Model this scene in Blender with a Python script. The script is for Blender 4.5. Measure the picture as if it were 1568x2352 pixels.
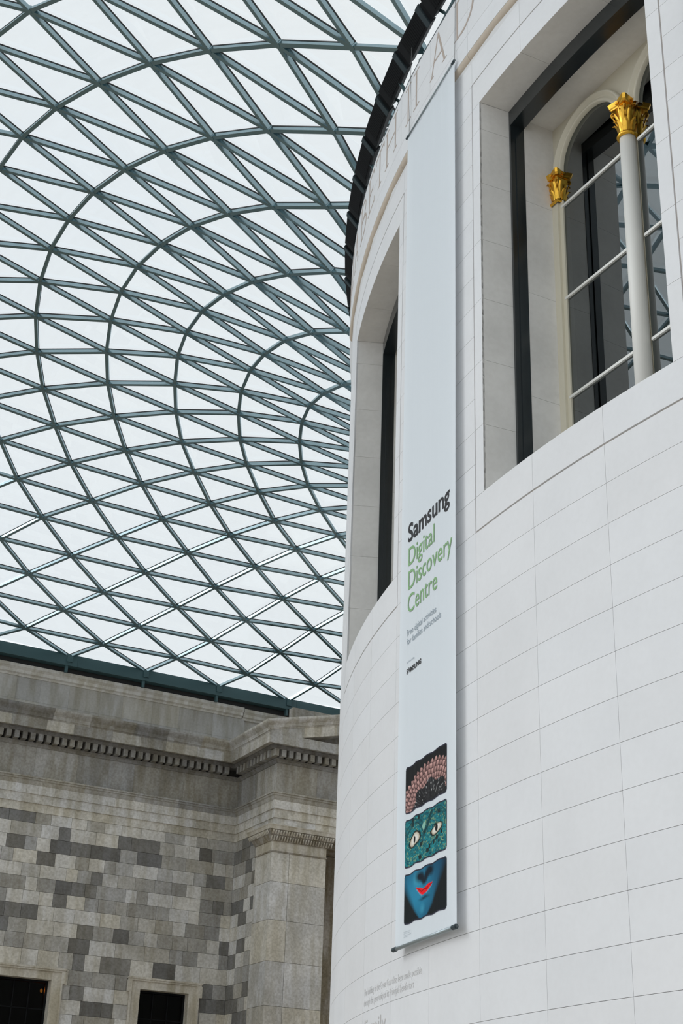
import bpy, bmesh, math, random
import numpy as np
from mathutils import Matrix, Vector

for o in list(bpy.data.objects): bpy.data.objects.remove(o)
scn = bpy.context.scene
COL = scn.collection
rnd = random.Random(7)

# ------------------------------------------------------------------ camera, sky, sun, exposure
# World frame: origin on the floor at the axis of the round reading room, +Y towards the courtyard
# facade, Z up, metres.  Drum radius 22 m, stone courses 0.5 m, 20 window bays of 18 degrees.
F_PX, PITCH, ROLL = 3286.9, 0.4504, 0.0363
AX, AY, TH, HC = 22.1012, 25.0984, math.radians(27.9), 1.625
CU = np.array([math.cos(TH), math.sin(TH)]); CN = np.array([-math.sin(TH), math.cos(TH)])
def to_world(v): return np.array([v[0]*CU[0]+v[1]*CU[1], v[0]*CN[0]+v[1]*CN[1], v[2]])
_rt = np.array([1., 0, 0]); _fw = np.array([0, math.cos(PITCH), math.sin(PITCH)]); _up = np.array([0, -math.sin(PITCH), math.cos(PITCH)])
RT = to_world(math.cos(ROLL)*_rt+math.sin(ROLL)*_up); UP = to_world(-math.sin(ROLL)*_rt+math.cos(ROLL)*_up); FW = to_world(_fw)
CAM = to_world(np.array([-AX, -AY, HC]))
cam_data = bpy.data.cameras.new('camera'); cam = bpy.data.objects.new('camera', cam_data); COL.objects.link(cam)
m = Matrix.Identity(4)
for i in range(3): m[i][0], m[i][1], m[i][2], m[i][3] = RT[i], UP[i], -FW[i], CAM[i]
cam.matrix_world = m
cam_data.sensor_fit = 'VERTICAL'; cam_data.sensor_height = 36.0; cam_data.lens = 36.0*F_PX/2352.0
cam_data.clip_end = 500
scn.camera = cam

world = bpy.data.worlds.new('overcast_sky'); scn.world = world; world.use_nodes = True
wt = world.node_tree; wt.nodes.clear()
w_out = wt.nodes.new('ShaderNodeOutputWorld'); w_bg = wt.nodes.new('ShaderNodeBackground')
w_tc = wt.nodes.new('ShaderNodeTexCoord'); w_no = wt.nodes.new('ShaderNodeTexNoise'); w_cr = wt.nodes.new('ShaderNodeValToRGB')
w_no.inputs['Scale'].default_value = 2.2; w_no.inputs['Detail'].default_value = 3
w_cr.color_ramp.elements[0].position = 0.35; w_cr.color_ramp.elements[0].color = (0.805, 0.855, 0.90, 1)
w_cr.color_ramp.elements[1].position = 0.65; w_cr.color_ramp.elements[1].color = (0.85, 0.88, 0.895, 1)
wt.links.new(w_tc.outputs['Generated'], w_no.inputs['Vector']); wt.links.new(w_no.outputs['Fac'], w_cr.inputs['Fac'])
wt.links.new(w_cr.outputs['Color'], w_bg.inputs['Color']); wt.links.new(w_bg.outputs['Background'], w_out.inputs['Surface'])
w_bg.inputs['Strength'].default_value = 1.13

sun_d = bpy.data.lights.new('sun', 'SUN'); sun = bpy.data.objects.new('sun', sun_d); COL.objects.link(sun)
sun_d.energy = 1.08; sun_d.angle = math.radians(28); sun_d.color = (0.97, 0.985, 1.0)
sun.rotation_euler = Vector((0.72, -0.42, -0.55)).to_track_quat('-Z', 'Y').to_euler()
sun.location = (-40, 15, 60)

scn.view_settings.view_transform = 'Standard'; scn.view_settings.look = 'None'
scn.view_settings.exposure = 0.0; scn.view_settings.gamma = 1.0; scn.view_settings.use_curve_mapping = False

# ------------------------------------------------------------------ helpers
def rays(px):
    px = np.atleast_2d(np.array(px, float))
    return ((px[:, 0]-784)/F_PX)[:, None]*RT-((px[:, 1]-1176)/F_PX)[:, None]*UP+FW
def project(P):
    q = np.asarray(P)-CAM; d = q@FW
    return 784+F_PX*(q@RT)/d, 1176-F_PX*(q@UP)/d, d
def pol(r, az, z=0.0):
    a = math.radians(az); return (r*math.cos(a), r*math.sin(a), z)

def link(o, parent=None):
    COL.objects.link(o)
    if parent is not None: o.parent = parent
    return o
def tag(o, label, cat, group=None, kind=None):
    o['label'] = label; o['category'] = cat
    if group: o['group'] = group
    if kind: o['kind'] = kind
    return o
def empty(name, label, cat, loc=(0, 0, 0), kind=None, group=None):
    o = bpy.data.objects.new(name, None); o.location = loc; o.empty_display_size = 0.2
    return tag(link(o), label, cat, group, kind)
def mesh_data(name, verts, faces, mat, smooth=False, mats=None, fmat=None):
    me = bpy.data.meshes.new(name); me.from_pydata([tuple(v) for v in verts], [], [tuple(f) for f in faces]); me.update()
    for mm in (mats or [mat]): me.materials.append(mm)
    if fmat is not None: me.polygons.foreach_set('material_index', fmat)
    if smooth: me.polygons.foreach_set('use_smooth', [True]*len(me.polygons))
    return me
def obj(name, verts, faces, mat, parent=None, smooth=False, color=None, kind=None):
    """one mesh object; its origin is put at the middle of its vertices"""
    v = np.array(verts, float); c = (v.min(0)+v.max(0))/2
    o = bpy.data.objects.new(name, mesh_data(name, v-c, faces, mat, smooth))
    link(o, parent)
    base = Vector(parent.location) if parent is not None else Vector((0, 0, 0))
    if parent is not None and parent.parent is not None: base = base+Vector(parent.parent.location)
    o.location = Vector(c)-base
    if color is not None: o.color = (*color, 1)
    if kind: o['kind'] = kind
    return o
CUBE_F = [(0, 3, 2, 1), (4, 5, 6, 7), (0, 1, 5, 4), (1, 2, 6, 5), (2, 3, 7, 6), (3, 0, 4, 7)]
def box_v(x0, x1, y0, y1, z0, z1):
    return [(x0, y0, z0), (x1, y0, z0), (x1, y1, z0), (x0, y1, z0), (x0, y0, z1), (x1, y0, z1), (x1, y1, z1), (x0, y1, z1)]
class MB:
    """collects shapes for ONE part"""
    def __init__(s): s.v, s.f = [], []
    def add(s, v, f):
        n = len(s.v); s.v += [tuple(p) for p in v]; s.f += [tuple(i+n for i in q) for q in f]; return s
    def box(s, *a): return s.add(box_v(*a), CUBE_F)
    def tube(s, p, q, r, n=8, r2=None):
        p, q = np.array(p, float), np.array(q, float); d = q-p; d = d/np.linalg.norm(d)
        a = np.cross(d, [0, 0, 1.]) if abs(d[2]) < .95 else np.cross(d, [1., 0, 0]); a /= np.linalg.norm(a); b = np.cross(d, a)
        r2 = r if r2 is None else r2; v = []
        for c, rr in ((p, r), (q, r2)):
            v += [c+rr*(math.cos(t)*a+math.sin(t)*b) for t in np.linspace(0, 2*math.pi, n, endpoint=False)]
        f = [(i, (i+1) % n, n+(i+1) % n, n+i) for i in range(n)]+[tuple(range(n))[::-1], tuple(range(n, 2*n))]
        return s.add(v, f)
    def build(s, name, mat, parent=None, smooth=False, color=None, kind=None): return obj(name, s.v, s.f, mat, parent, smooth, color, kind)
_unit = {}
def unit_box(mat):
    if mat.name not in _unit: _unit[mat.name] = mesh_data('unit_block_'+mat.name, box_v(-.5, .5, -.5, .5, -.5, .5), CUBE_F, mat)
    return _unit[mat.name]
def block(name, x0, x1, y0, y1, z0, z1, mat, parent, color=None):
    o = bpy.data.objects.new(name, unit_box(mat)); link(o, parent)
    o.location = ((x0+x1)/2, (y0+y1)/2, (z0+z1)/2); o.scale = (x1-x0, y1-y0, z1-z0)
    if color is not None: o.color = (*color, 1)
    return o

# ------------------------------------------------------------------ materials
def new_mat(name):
    mt = bpy.data.materials.new(name); mt.use_nodes = True; nt = mt.node_tree
    return mt, nt, nt.nodes['Principled BSDF']
def plain(name, col, rough=0.6, metal=0.0, spec=0.5, noise=0.0, nscale=6.0):
    mt, nt, b = new_mat(name)
    b.inputs['Base Color'].default_value = (*col, 1); b.inputs['Roughness'].default_value = rough
    b.inputs['Metallic'].default_value = metal; b.inputs['Specular IOR Level'].default_value = spec
    if noise:
        g = nt.nodes.new('ShaderNodeNewGeometry'); n = nt.nodes.new('ShaderNodeTexNoise'); n.inputs['Scale'].default_value = nscale; n.inputs['Detail'].default_value = 5
        r = nt.nodes.new('ShaderNodeValToRGB'); r.color_ramp.elements[0].position = .3; r.color_ramp.elements[1].position = .7
        r.color_ramp.elements[0].color = (*[c*(1-noise) for c in col], 1); r.color_ramp.elements[1].color = (*[min(1, c*(1+noise)) for c in col], 1)
        nt.links.new(g.outputs['Position'], n.inputs['Vector']); nt.links.new(n.outputs['Fac'], r.inputs['Fac']); nt.links.new(r.outputs['Color'], b.inputs['Base Color'])
    return mt
def stone(name, tint, rough, big, small, use_obj_color, bump=0.15, grime=0.0):
    """limestone: world-space noise for veins, pits and grime, multiplied on the block's own colour"""
    mt, nt, b = new_mat(name); L = nt.links.new
    b.inputs['Roughness'].default_value = rough; b.inputs['Specular IOR Level'].default_value = 0.25
    g = nt.nodes.new('ShaderNodeNewGeometry')
    n1 = nt.nodes.new('ShaderNodeTexNoise'); n1.inputs['Scale'].default_value = 1.1; n1.inputs['Detail'].default_value = 6
    n2 = nt.nodes.new('ShaderNodeTexNoise'); n2.inputs['Scale'].default_value = 13; n2.inputs['Detail'].default_value = 8
    for n in (n1, n2): L(g.outputs['Position'], n.inputs['Vector'])
    def ramp(src, lo, hi, p0, p1):
        r = nt.nodes.new('ShaderNodeValToRGB'); r.color_ramp.elements[0].position = p0; r.color_ramp.elements[1].position = p1
        r.color_ramp.elements[0].color = (*lo, 1); r.color_ramp.elements[1].color = (*hi, 1); L(src.outputs['Fac'], r.inputs['Fac']); return r
    r1 = ramp(n1, [1-big]*3, [1, 1, 1], .35, .62); r2 = ramp(n2, [1-small, 1-small*1.05, 1-small*1.15], [1, 1, 1], .30, .64)
    def mul(a, c):
        x = nt.nodes.new('ShaderNodeMix'); x.data_type = 'RGBA'; x.blend_type = 'MULTIPLY'; x.inputs['Factor'].default_value = 1
        L(a, x.inputs['A']); L(c, x.inputs['B']); return x.outputs['Result']
    c = mul(r1.outputs['Color'], r2.outputs['Color'])
    if grime:
        mp = nt.nodes.new('ShaderNodeMapping'); mp.inputs['Scale'].default_value = (2.2, 2.2, .35)
        n3 = nt.nodes.new('ShaderNodeTexNoise'); n3.inputs['Scale'].default_value = 1.6; n3.inputs['Detail'].default_value = 6
        L(g.outputs['Position'], mp.inputs['Vector']); L(mp.outputs['Vector'], n3.inputs['Vector'])
        r3 = ramp(n3, [1-grime, 1-grime*1.12, 1-grime*1.45], [1, 1, 1], .40, .58); c = mul(c, r3.outputs['Color'])
    if use_obj_color:
        oi = nt.nodes.new('ShaderNodeObjectInfo'); c = mul(c, oi.outputs['Color'])
    else:
        rg = nt.nodes.new('ShaderNodeRGB'); rg.outputs[0].default_value = (*tint, 1); c = mul(c, rg.outputs[0])
    L(c, b.inputs['Base Color'])
    if bump:
        bp = nt.nodes.new('ShaderNodeBump'); bp.inputs['Strength'].default_value = bump; bp.inputs['Distance'].default_value = 0.02
        L(n2.outputs['Fac'], bp.inputs['Height']); L(bp.outputs['Normal'], b.inputs['Normal'])
    return mt
M = {}
M['drum'] = stone('pale_limestone', (0.785, 0.79, 0.80), 0.55, 0.035, 0.02, False, 0.03)
M['drumc'] = stone('pale_limestone_block', (1, 1, 1), 0.55, 0.035, 0.02, True, 0.03)
M['jamb'] = stone('reveal_limestone_lit', (0.85, 0.835, 0.81), 0.6, 0.10, 0.05, False, 0.05)  # drum stone made lighter and warmer, bounce light put into the colour
M['old'] = stone('weathered_stone', (1, 1, 1), 0.85, 0.16, 0.26, True, 0.6, 0.16)
M['oldc'] = stone('cornice_stone', (1, 1, 1), 0.85, 0.20, 0.26, True, 0.6, 0.22)
M['oldp'] = stone('weathered_stone_plain', (0.52, 0.48, 0.42), 0.85, 0.25, 0.3, False, 0.5, 0.35)
M['attic'] = stone('attic_stone', (1, 1, 1), 0.85, 0.12, 0.12, True, 0.3, 0.2)
M['joint'] = plain('joint_shadow_stone', (0.50, 0.46, 0.43), 0.9)
M['cut_shade'] = plain('letter_cut_shade', (0.46, 0.385, 0.335), 0.8)  # tan stands for the shade inside the cut letters
M['cut_shade2'] = plain('fine_letter_shade', (0.69, 0.685, 0.68), 0.8)  # grey stands for the faint shade in the small cut letters
M['cut_shade3'] = plain('large_letter_shade', (0.60, 0.585, 0.575), 0.8)  # shade of the larger cut letters put into the colour
M['cove'] = stone('cove_limestone_shaded', (0.60, 0.515, 0.42), 0.6, 0.1, 0.06, False, 0.05)  # tan puts the shade and warm bounce under the band into the colour
M['teal'] = plain('roof_steel_paint', (0.03, 0.075, 0.085), 0.25, 0.0, 0.5); M['teal'].node_tree.nodes['Principled BSDF'].inputs['IOR'].default_value = 3.7; M['teal'].node_tree.nodes['Principled BSDF'].inputs['Specular Tint'].default_value = (.74, .93, 1, 1)
M['beam'] = plain('edge_beam_paint', (0.045, 0.10, 0.11), 0.45, 0.0, 0.5)
M['black'] = plain('black_louvre_paint', (0.006, 0.007, 0.008), 0.6, 0, .15)
M['gap_shade'] = plain('black_gap_shade', (0.012, 0.012, 0.012), 0.6)  # black stands in for the dark gaps at the glass and edge beam
M['endcap'] = plain('louvre_end_tone', (0.025, 0.04, 0.046), 0.5, 0, .25)  # lighter than the louvre black, light on the box ends put into colour
M['steel'] = plain('dark_window_steel', (0.012, 0.018, 0.021), 0.22); M['steel'].node_tree.nodes['Principled BSDF'].inputs['IOR'].default_value = 1.75
M['cream'] = plain('cream_paint', (0.70, 0.655, 0.53), 0.5)
M['white'] = plain('white_paint', (0.80, 0.79, 0.75), 0.5)
M['gold'] = plain('gilding', (0.95, 0.52, 0.07), 0.28, 1.0, 0.5, 0.12, 30)
M['floor'] = plain('floor_limestone', (0.40, 0.355, 0.30), 0.6, 0, .4, .08, 2)
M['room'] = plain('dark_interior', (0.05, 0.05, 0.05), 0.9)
M['frame'] = stone('window_surround_stone', (0.76, 0.71, 0.62), 0.8, 0.15, 0.2, False, 0.3, 0.25)
M['ink'] = plain('black_print', (0.012, 0.012, 0.015), 0.7)
M['green'] = plain('green_print', (0.235, 0.43, 0.20), 0.7)
M['greyprint'] = plain('grey_print', (0.27, 0.33, 0.38), 0.7)
M['bar'] = plain('banner_aluminium', (0.35, 0.40, 0.42), 0.4, 0.6)
M['barend'] = plain('banner_bar_cap', (0.03, 0.05, 0.06), 0.5)
M['blackcloth'] = plain('black_cloth', (0.012, 0.016, 0.02), 0.8)
M['wire'] = plain('steel_wire', (0.1, 0.1, 0.1), 0.5, 0.5)
def glass_mat(name, tint, ior=1.45, refl=1.0):
    mt = bpy.data.materials.new(name); mt.use_nodes = True; nt = mt.node_tree; nt.nodes.clear()
    out = nt.nodes.new('ShaderNodeOutputMaterial'); tr = nt.nodes.new('ShaderNodeBsdfTransparent'); gl = nt.nodes.new('ShaderNodeBsdfGlossy')
    fr = nt.nodes.new('ShaderNodeFresnel'); mu = nt.nodes.new('ShaderNodeMath'); mu.operation = 'MULTIPLY'; mu.inputs[1].default_value = refl
    mx = nt.nodes.new('ShaderNodeMixShader'); fr.inputs['IOR'].default_value = ior
    tr.inputs['Color'].default_value = (*tint, 1); gl.inputs['Roughness'].default_value = 0.0; gl.inputs['Color'].default_value = (0.9, 0.96, 0.98, 1)
    nt.links.new(fr.outputs['Fac'], mu.inputs[0]); nt.links.new(mu.outputs[0], mx.inputs['Fac'])
    nt.links.new(tr.outputs[0], mx.inputs[1]); nt.links.new(gl.outputs[0], mx.inputs[2]); nt.links.new(mx.outputs[0], out.inputs['Surface'])
    return mt
M['roofglass'] = glass_mat('roof_glass', (0.972, 0.982, 0.984), 1.45, 0.15)
M['glass'] = glass_mat('window_glass', (0.06, 0.085, 0.085), 2.6, 1.0)
M['dglass'] = glass_mat('dark_window_glass', (0.10, 0.12, 0.12), 1.35, 0.5)
mt, nt, b = new_mat('banner_cloth'); M['cloth'] = mt
b.inputs['Base Color'].default_value = (0.84, 0.895, 0.94, 1); b.inputs['Roughness'].default_value = 0.75; b.inputs['Specular IOR Level'].default_value = 0.2
tl = nt.nodes.new('ShaderNodeBsdfTranslucent'); tl.inputs['Color'].default_value = (0.80, 0.80, 0.80, 1); mx = nt.nodes.new('ShaderNodeMixShader'); mx.inputs['Fac'].default_value = 0.18
nt.links.new(b.outputs[0], mx.inputs[1]); nt.links.new(tl.outputs[0], mx.inputs[2]); nt.links.new(mx.outputs[0], nt.nodes['Material Output'].inputs['Surface'])
mt, nt, b = new_mat('printed_cloth'); M['print'] = mt
b.inputs['Roughness'].default_value = 0.7; b.inputs['Specular IOR Level'].default_value = 0.2
at = nt.nodes.new('ShaderNodeAttribute'); at.attribute_name = 'print'; nt.links.new(at.outputs['Color'], b.inputs['Base Color'])
mt, nt, b = new_mat('orange_lamp'); M['lamp'] = mt
b.inputs['Base Color'].default_value = (0.9, 0.3, 0.05, 1); b.inputs['Emission Color'].default_value = (1.0, 0.25, 0.03, 1); b.inputs['Emission Strength'].default_value = 14.0

# ------------------------------------------------------------------ floor
fl = obj('floor', box_v(-60, 60, -60, 60, -.3, 0), CUBE_F, M['floor'])
tag(fl, 'pale limestone courtyard floor below the picture', 'floor', kind='structure')

# ------------------------------------------------------------------ the round drum (wall_right)
R0, R1 = 22.0, 22.07                       # main face, inscription band above the cove
WC = 179.8                                  # centre of the nearest window bay
JO = [174.4+3.6*i for i in range(-6, 5)]    # vertical joints 152.8 .. 188.8
BAYS = [WC-36, WC-18, WC, WC+18]
OPEN, GRV = 4.815, 5.4                      # half widths in degrees of opening and of grooved surround
wall = empty('wall_right', 'round white limestone drum of the reading room with large square windows', 'wall', kind='structure')
# backing shell with window holes
cuts = sorted(set([i*3.6+174.4-180+0.0 for i in range(100)]+[c-OPEN-360*(c-OPEN > 354.4) for c in BAYS]+[c+OPEN for c in BAYS]))
zs = [0, 10.0, 16.5, 17.5]; v, f = [], []
n = len(cuts)
RB = 21.985
for a in cuts:
    for z in zs: v.append(pol(RB, a, z))
for i in range(n):
    j = (i+1) % n; mid = (cuts[i]+(cuts[j] if j else cuts[0]+360))/2
    for k in range(3):
        if k == 1 and any(abs((mid-c+180) % 360-180) < OPEN for c in BAYS): continue
        f.append((i*4+k, j*4+k, j*4+k+1, i*4+k+1))
obj('backing_shell', v, f, M['joint'], wall)
def ring_strip(rz, az0, az1, step=1.8):
    """sweep a profile of (r,z) points round the drum"""
    nn = max(2, int(round(abs(az1-az0)/step))+1); v, f = [], []; k = len(rz)
    for a in np.linspace(az0, az1, nn): v += [pol(r, a, z) for r, z in rz]
    for i in range(nn-1):
        for j in range(k-1): f.append((i*k+j, (i+1)*k+j, (i+1)*k+j+1, i*k+j+1))
    return v, f
v, f = ring_strip([(21.99, 17.4), (22.055, 17.6), (22.055, 19.08), (21.3, 19.08), (21.3, 18.7), (0.1, 19.0)], 0, 360, 3.6)  # inner flat roof added to keep sky light out of the windows
obj('upper_shell', v, f, M['drum'], wall)
_bl = {}
def drum_block(name, a0, a1, z0, z1, R, parent, mat=None, gaps=(.0025, .0025, .0025, .0025), col=None, thick=.03):
    """curved stone block; alike blocks share one mesh turned about the axis"""
    mat = mat or M['drumc']; key = (round(a1-a0, 3), round(z1-z0, 3), R, gaps, mat.name)
    if key not in _bl:
        h = (z1-z0)/2; w = (a1-a0)/2; gl, gr, gb, gt = [g for g in gaps]
        A0, A1 = -w+math.degrees(gl/R), w-math.degrees(gr/R); N = max(1, int(round((A1-A0)/.9))); v, f = [], []
        for a in np.linspace(A0, A1, N+1):
            for rr, zz in ((R, -h+gb), (R, h-gt), (R-thick, h-gt), (R-thick, -h+gb)): v.append(pol(rr, a, zz))
        for i in range(N):
            for j in range(4): f.append((i*4+j, (i+1)*4+j, (i+1)*4+(j+1) % 4, i*4+(j+1) % 4))
        f += [(3, 2, 1, 0), tuple(N*4+q for q in range(4))]
        _bl[key] = mesh_data(name, v, f, mat)
    o = bpy.data.objects.new(name, _bl[key]); link(o, parent)
    o.location = (0, 0, (z0+z1)/2); o.rotation_euler = (0, 0, math.radians((a0+a1)/2))
    c = col or 1.0; j = 1+rnd.uniform(-.018, .012); t = rnd.uniform(-.006, .006)
    o.color = (0.785*j*c, (0.79+t*.5)*j*c, (0.805+t)*j*c, 1)
    return o
G, W = .0025, .013
for i in range(len(JO)-1):
    a0, a1 = JO[i], JO[i+1]; mid = (a0+a1)/2
    bay = next((c for c in BAYS if abs(mid-c) < GRV), None)
    for q in range(5, 35):
        z0, z1 = q*.5, q*.5+.5
        gl = gr = gb = gt = G
        if bay is not None:
            if 10.0 <= z0 < 16.5: continue
            if z0 == 9.5: gb = W
            if z0 == 9.0: gt = W
            if z0 == 16.5: gt = W
            if z0 == 17.0: gb = W
            if 9.5 <= z0 < 17:
                if abs(a0-(bay-GRV)) < .1: gl = W
                if abs(a1-(bay+GRV)) < .1: gr = W
        else:
            if 9.5 <= z0 < 17:
                if any(abs(a1-(c-GRV)) < .1 for c in BAYS): gr = W
                if any(abs(a0-(c+GRV)) < .1 for c in BAYS): gl = W
        drum_block('stone_block', a0, a1, z0, z1, R0, wall, gaps=(gl, gr, gb, gt))
    if bay is not None:
        for z0 in [10+w for w in range(6)]+[16.0]:
            z1 = z0+1 if z0 < 16 else 16.5
            if abs(a0-(bay-GRV)) < .1: drum_block('surround_stone', bay-GRV, bay-OPEN, z0, z1, R0, wall, gaps=(W, 0, G, G))
            if abs(a1-(bay+GRV)) < .1: drum_block('surround_stone', bay+OPEN, bay+GRV, z0, z1, R0, wall, gaps=(0, W, G, G))
    for z0, z1 in ((17.62, 18.0), (18.0, 18.5), (18.5, 19.1)):
        drum_block('frieze_block', a0, a1, z0, z1, R1, wall)
    # cove moulding under the inscription band
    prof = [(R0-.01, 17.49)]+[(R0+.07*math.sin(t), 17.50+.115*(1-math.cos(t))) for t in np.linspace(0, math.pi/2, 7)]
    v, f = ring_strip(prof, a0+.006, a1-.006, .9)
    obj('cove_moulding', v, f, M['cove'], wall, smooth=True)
# dark capping line along the top of the band
v, f = ring_strip([(R1-.02, 19.10), (R1+.004, 19.10), (R1+.004, 19.125), (R1-.12, 19.125)], 150, 192, 1.8)
obj('capping', v, f, M['endcap'], wall)

# incised inscription ... ELIZABETH II AD, tan strips painting the shade of its cuts
ZB, ZT = 18.215, 18.985
def letter(ch, az0, az1, parent):
    """strokes in unit coordinates: x over the letter width, y over the cap height"""
    S = []
    def ln(x0, y0, x1, y1, w): S.append(((x0, y0), (x1, y1), w))
    def arc(cx, cy, rx, ry, t0, t1, w, n=10):
        p = [(cx+rx*math.cos(t), cy+ry*math.sin(t)) for t in np.linspace(math.radians(t0), math.radians(t1), n)]
        for a, c in zip(p, p[1:]): ln(*a, *c, w)
    T, t, s = .052, .034, .018
    if ch == 'I': ln(.5, 0, .5, 1, T); ln(.1, .005, .9, .005, s); ln(.1, .995, .9, .995, s)
    if ch == 'H':
        for x in (.15, .85): ln(x, 0, x, 1, T); ln(x-.15, .005, x+.15, .005, s); ln(x-.15, .995, x+.15, .995, s)
        ln(.15, .52, .85, .52, t)
    if ch == 'T': ln(.5, 0, .5, 1, T); ln(.3, .005, .7, .005, s); ln(0, .985, 1, .985, t); ln(0, .985, .0, .86, s); ln(1, .985, 1, .86, s)
    if ch == 'E':
        ln(.2, 0, .2, 1, T); ln(0, .01, 1, .01, t); ln(0, .99, .92, .99, t); ln(.2, .52, .75, .52, t); ln(1, .01, 1, .13, s); ln(.92, .99, .92, .87, s); ln(.75, .46, .75, .58, s)
    if ch == 'L': ln(.2, 0, .2, 1, T); ln(0, .01, 1, .01, t); ln(0, .995, .45, .995, s); ln(1, .01, 1, .14, s)
    if ch == 'Z': ln(.05, .99, .95, .99, t); ln(.95, .99, .05, .01, T); ln(.05, .01, 1, .01, t)
    if ch == 'A':
        ln(.5, 1, .1, 0, t); ln(.5, 1, .88, 0, T); ln(.26, .36, .74, .36, t); ln(0, .005, .22, .005, s); ln(.74, .005, 1, .005, s)
    if ch == 'B':
        ln(.2, 0, .2, 1, T); ln(0, .005, .3, .005, s); ln(0, .995, .3, .995, s); ln(.2, .52, .5, .52, t)
        arc(.45, .76, .42, .235, -90, 90, t); arc(.5, .26, .48, .255, -90, 90, T); ln(.2, .995, .45, .995, t); ln(.2, .005, .5, .005, t)
    if ch == 'D':
        ln(.15, 0, .15, 1, T); ln(0, .005, .3, .005, s); ln(0, .995, .3, .995, s); arc(.35, .5, .62, .495, -90, 90, T, 14); ln(.15, .995, .4, .995, t); ln(.15, .005, .4, .005, t)
    wm = (az1-az0)*math.pi/180*R1; hm = ZT-ZB; mb = MB()
    for (p, q, w) in S:
        p = np.array([p[0]*wm, p[1]*hm]); q = np.array([q[0]*wm, q[1]*hm]); d = q-p; L = np.linalg.norm(d); d /= L; nrm = np.array([-d[1], d[0]])*w/2
        k = max(1, int(L/.3)); pts = [p-d*w*.2+(d*(L+w*.4))*i/k for i in range(k+1)]
        for a, c in zip(pts, pts[1:]):
            vv = []
            for rr in (R1+.004, R1-.01):
                for e in (a-nrm, c-nrm, c+nrm, a+nrm): vv.append(pol(rr, az0+math.degrees(e[0]/R1), ZB+e[1]))
            mb.add(vv, [(0, 1, 2, 3), (0, 4, 5, 1), (1, 5, 6, 2), (2, 6, 7, 3), (3, 7, 4, 0)])
    o = mb.build('inscribed_letter', M['cut_shade'], parent)
    o['label'] = 'capital letter in tan for the shade of its cut, '+ch
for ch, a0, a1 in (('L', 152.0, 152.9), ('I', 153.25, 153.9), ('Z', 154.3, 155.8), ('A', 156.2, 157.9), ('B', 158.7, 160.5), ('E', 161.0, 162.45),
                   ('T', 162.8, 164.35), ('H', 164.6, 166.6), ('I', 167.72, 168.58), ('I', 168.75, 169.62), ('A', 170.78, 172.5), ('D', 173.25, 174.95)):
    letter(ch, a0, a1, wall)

# text helper: outline font turned into a mesh
def text_mesh(body, size, bold=0.0, spacing=1.0):
    cu = bpy.data.curves.new('t', 'FONT'); cu.body = body; cu.size = size; cu.offset = bold; cu.space_character = spacing; cu.resolution_u = 4
    o = bpy.data.objects.new('t', cu); COL.objects.link(o)
    dg = bpy.context.evaluated_depsgraph_get(); dg.update()
    me = bpy.data.meshes.new_from_object(o.evaluated_get(dg))
    v = np.array([p.co[:] for p in me.vertices]); f = [tuple(p.vertices) for p in me.polygons]
    bpy.data.objects.remove(o); bpy.data.curves.remove(cu); bpy.data.meshes.remove(me)
    return v, f
def wall_text(body, az0, az1, zb, size, mat):
    v, f = text_mesh(body, size)
    s = (az1-az0)*math.pi/180*R0/(v[:, 0].max()-v[:, 0].min())
    P = [pol(R0+.0025, az0+math.degrees((p[0]-v[:, 0].min())*s/R0), zb+p[1]) for p in v]
    o = obj('incised_text', P, f, mat, wall); o['label'] = 'dedication lettering, faint shade of its cuts in grey'
wall_text('The building of the Great Court has been made possible', 163.75, 170.2, 4.21, .135, M['cut_shade2'])
wall_text('through the generosity of its Principal Benefactors', 163.75, 169.5, 4.075, .135, M['cut_shade2'])
wall_text('Family', 163.95, 166.7, 3.68, .30, M['cut_shade3'])

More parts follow.
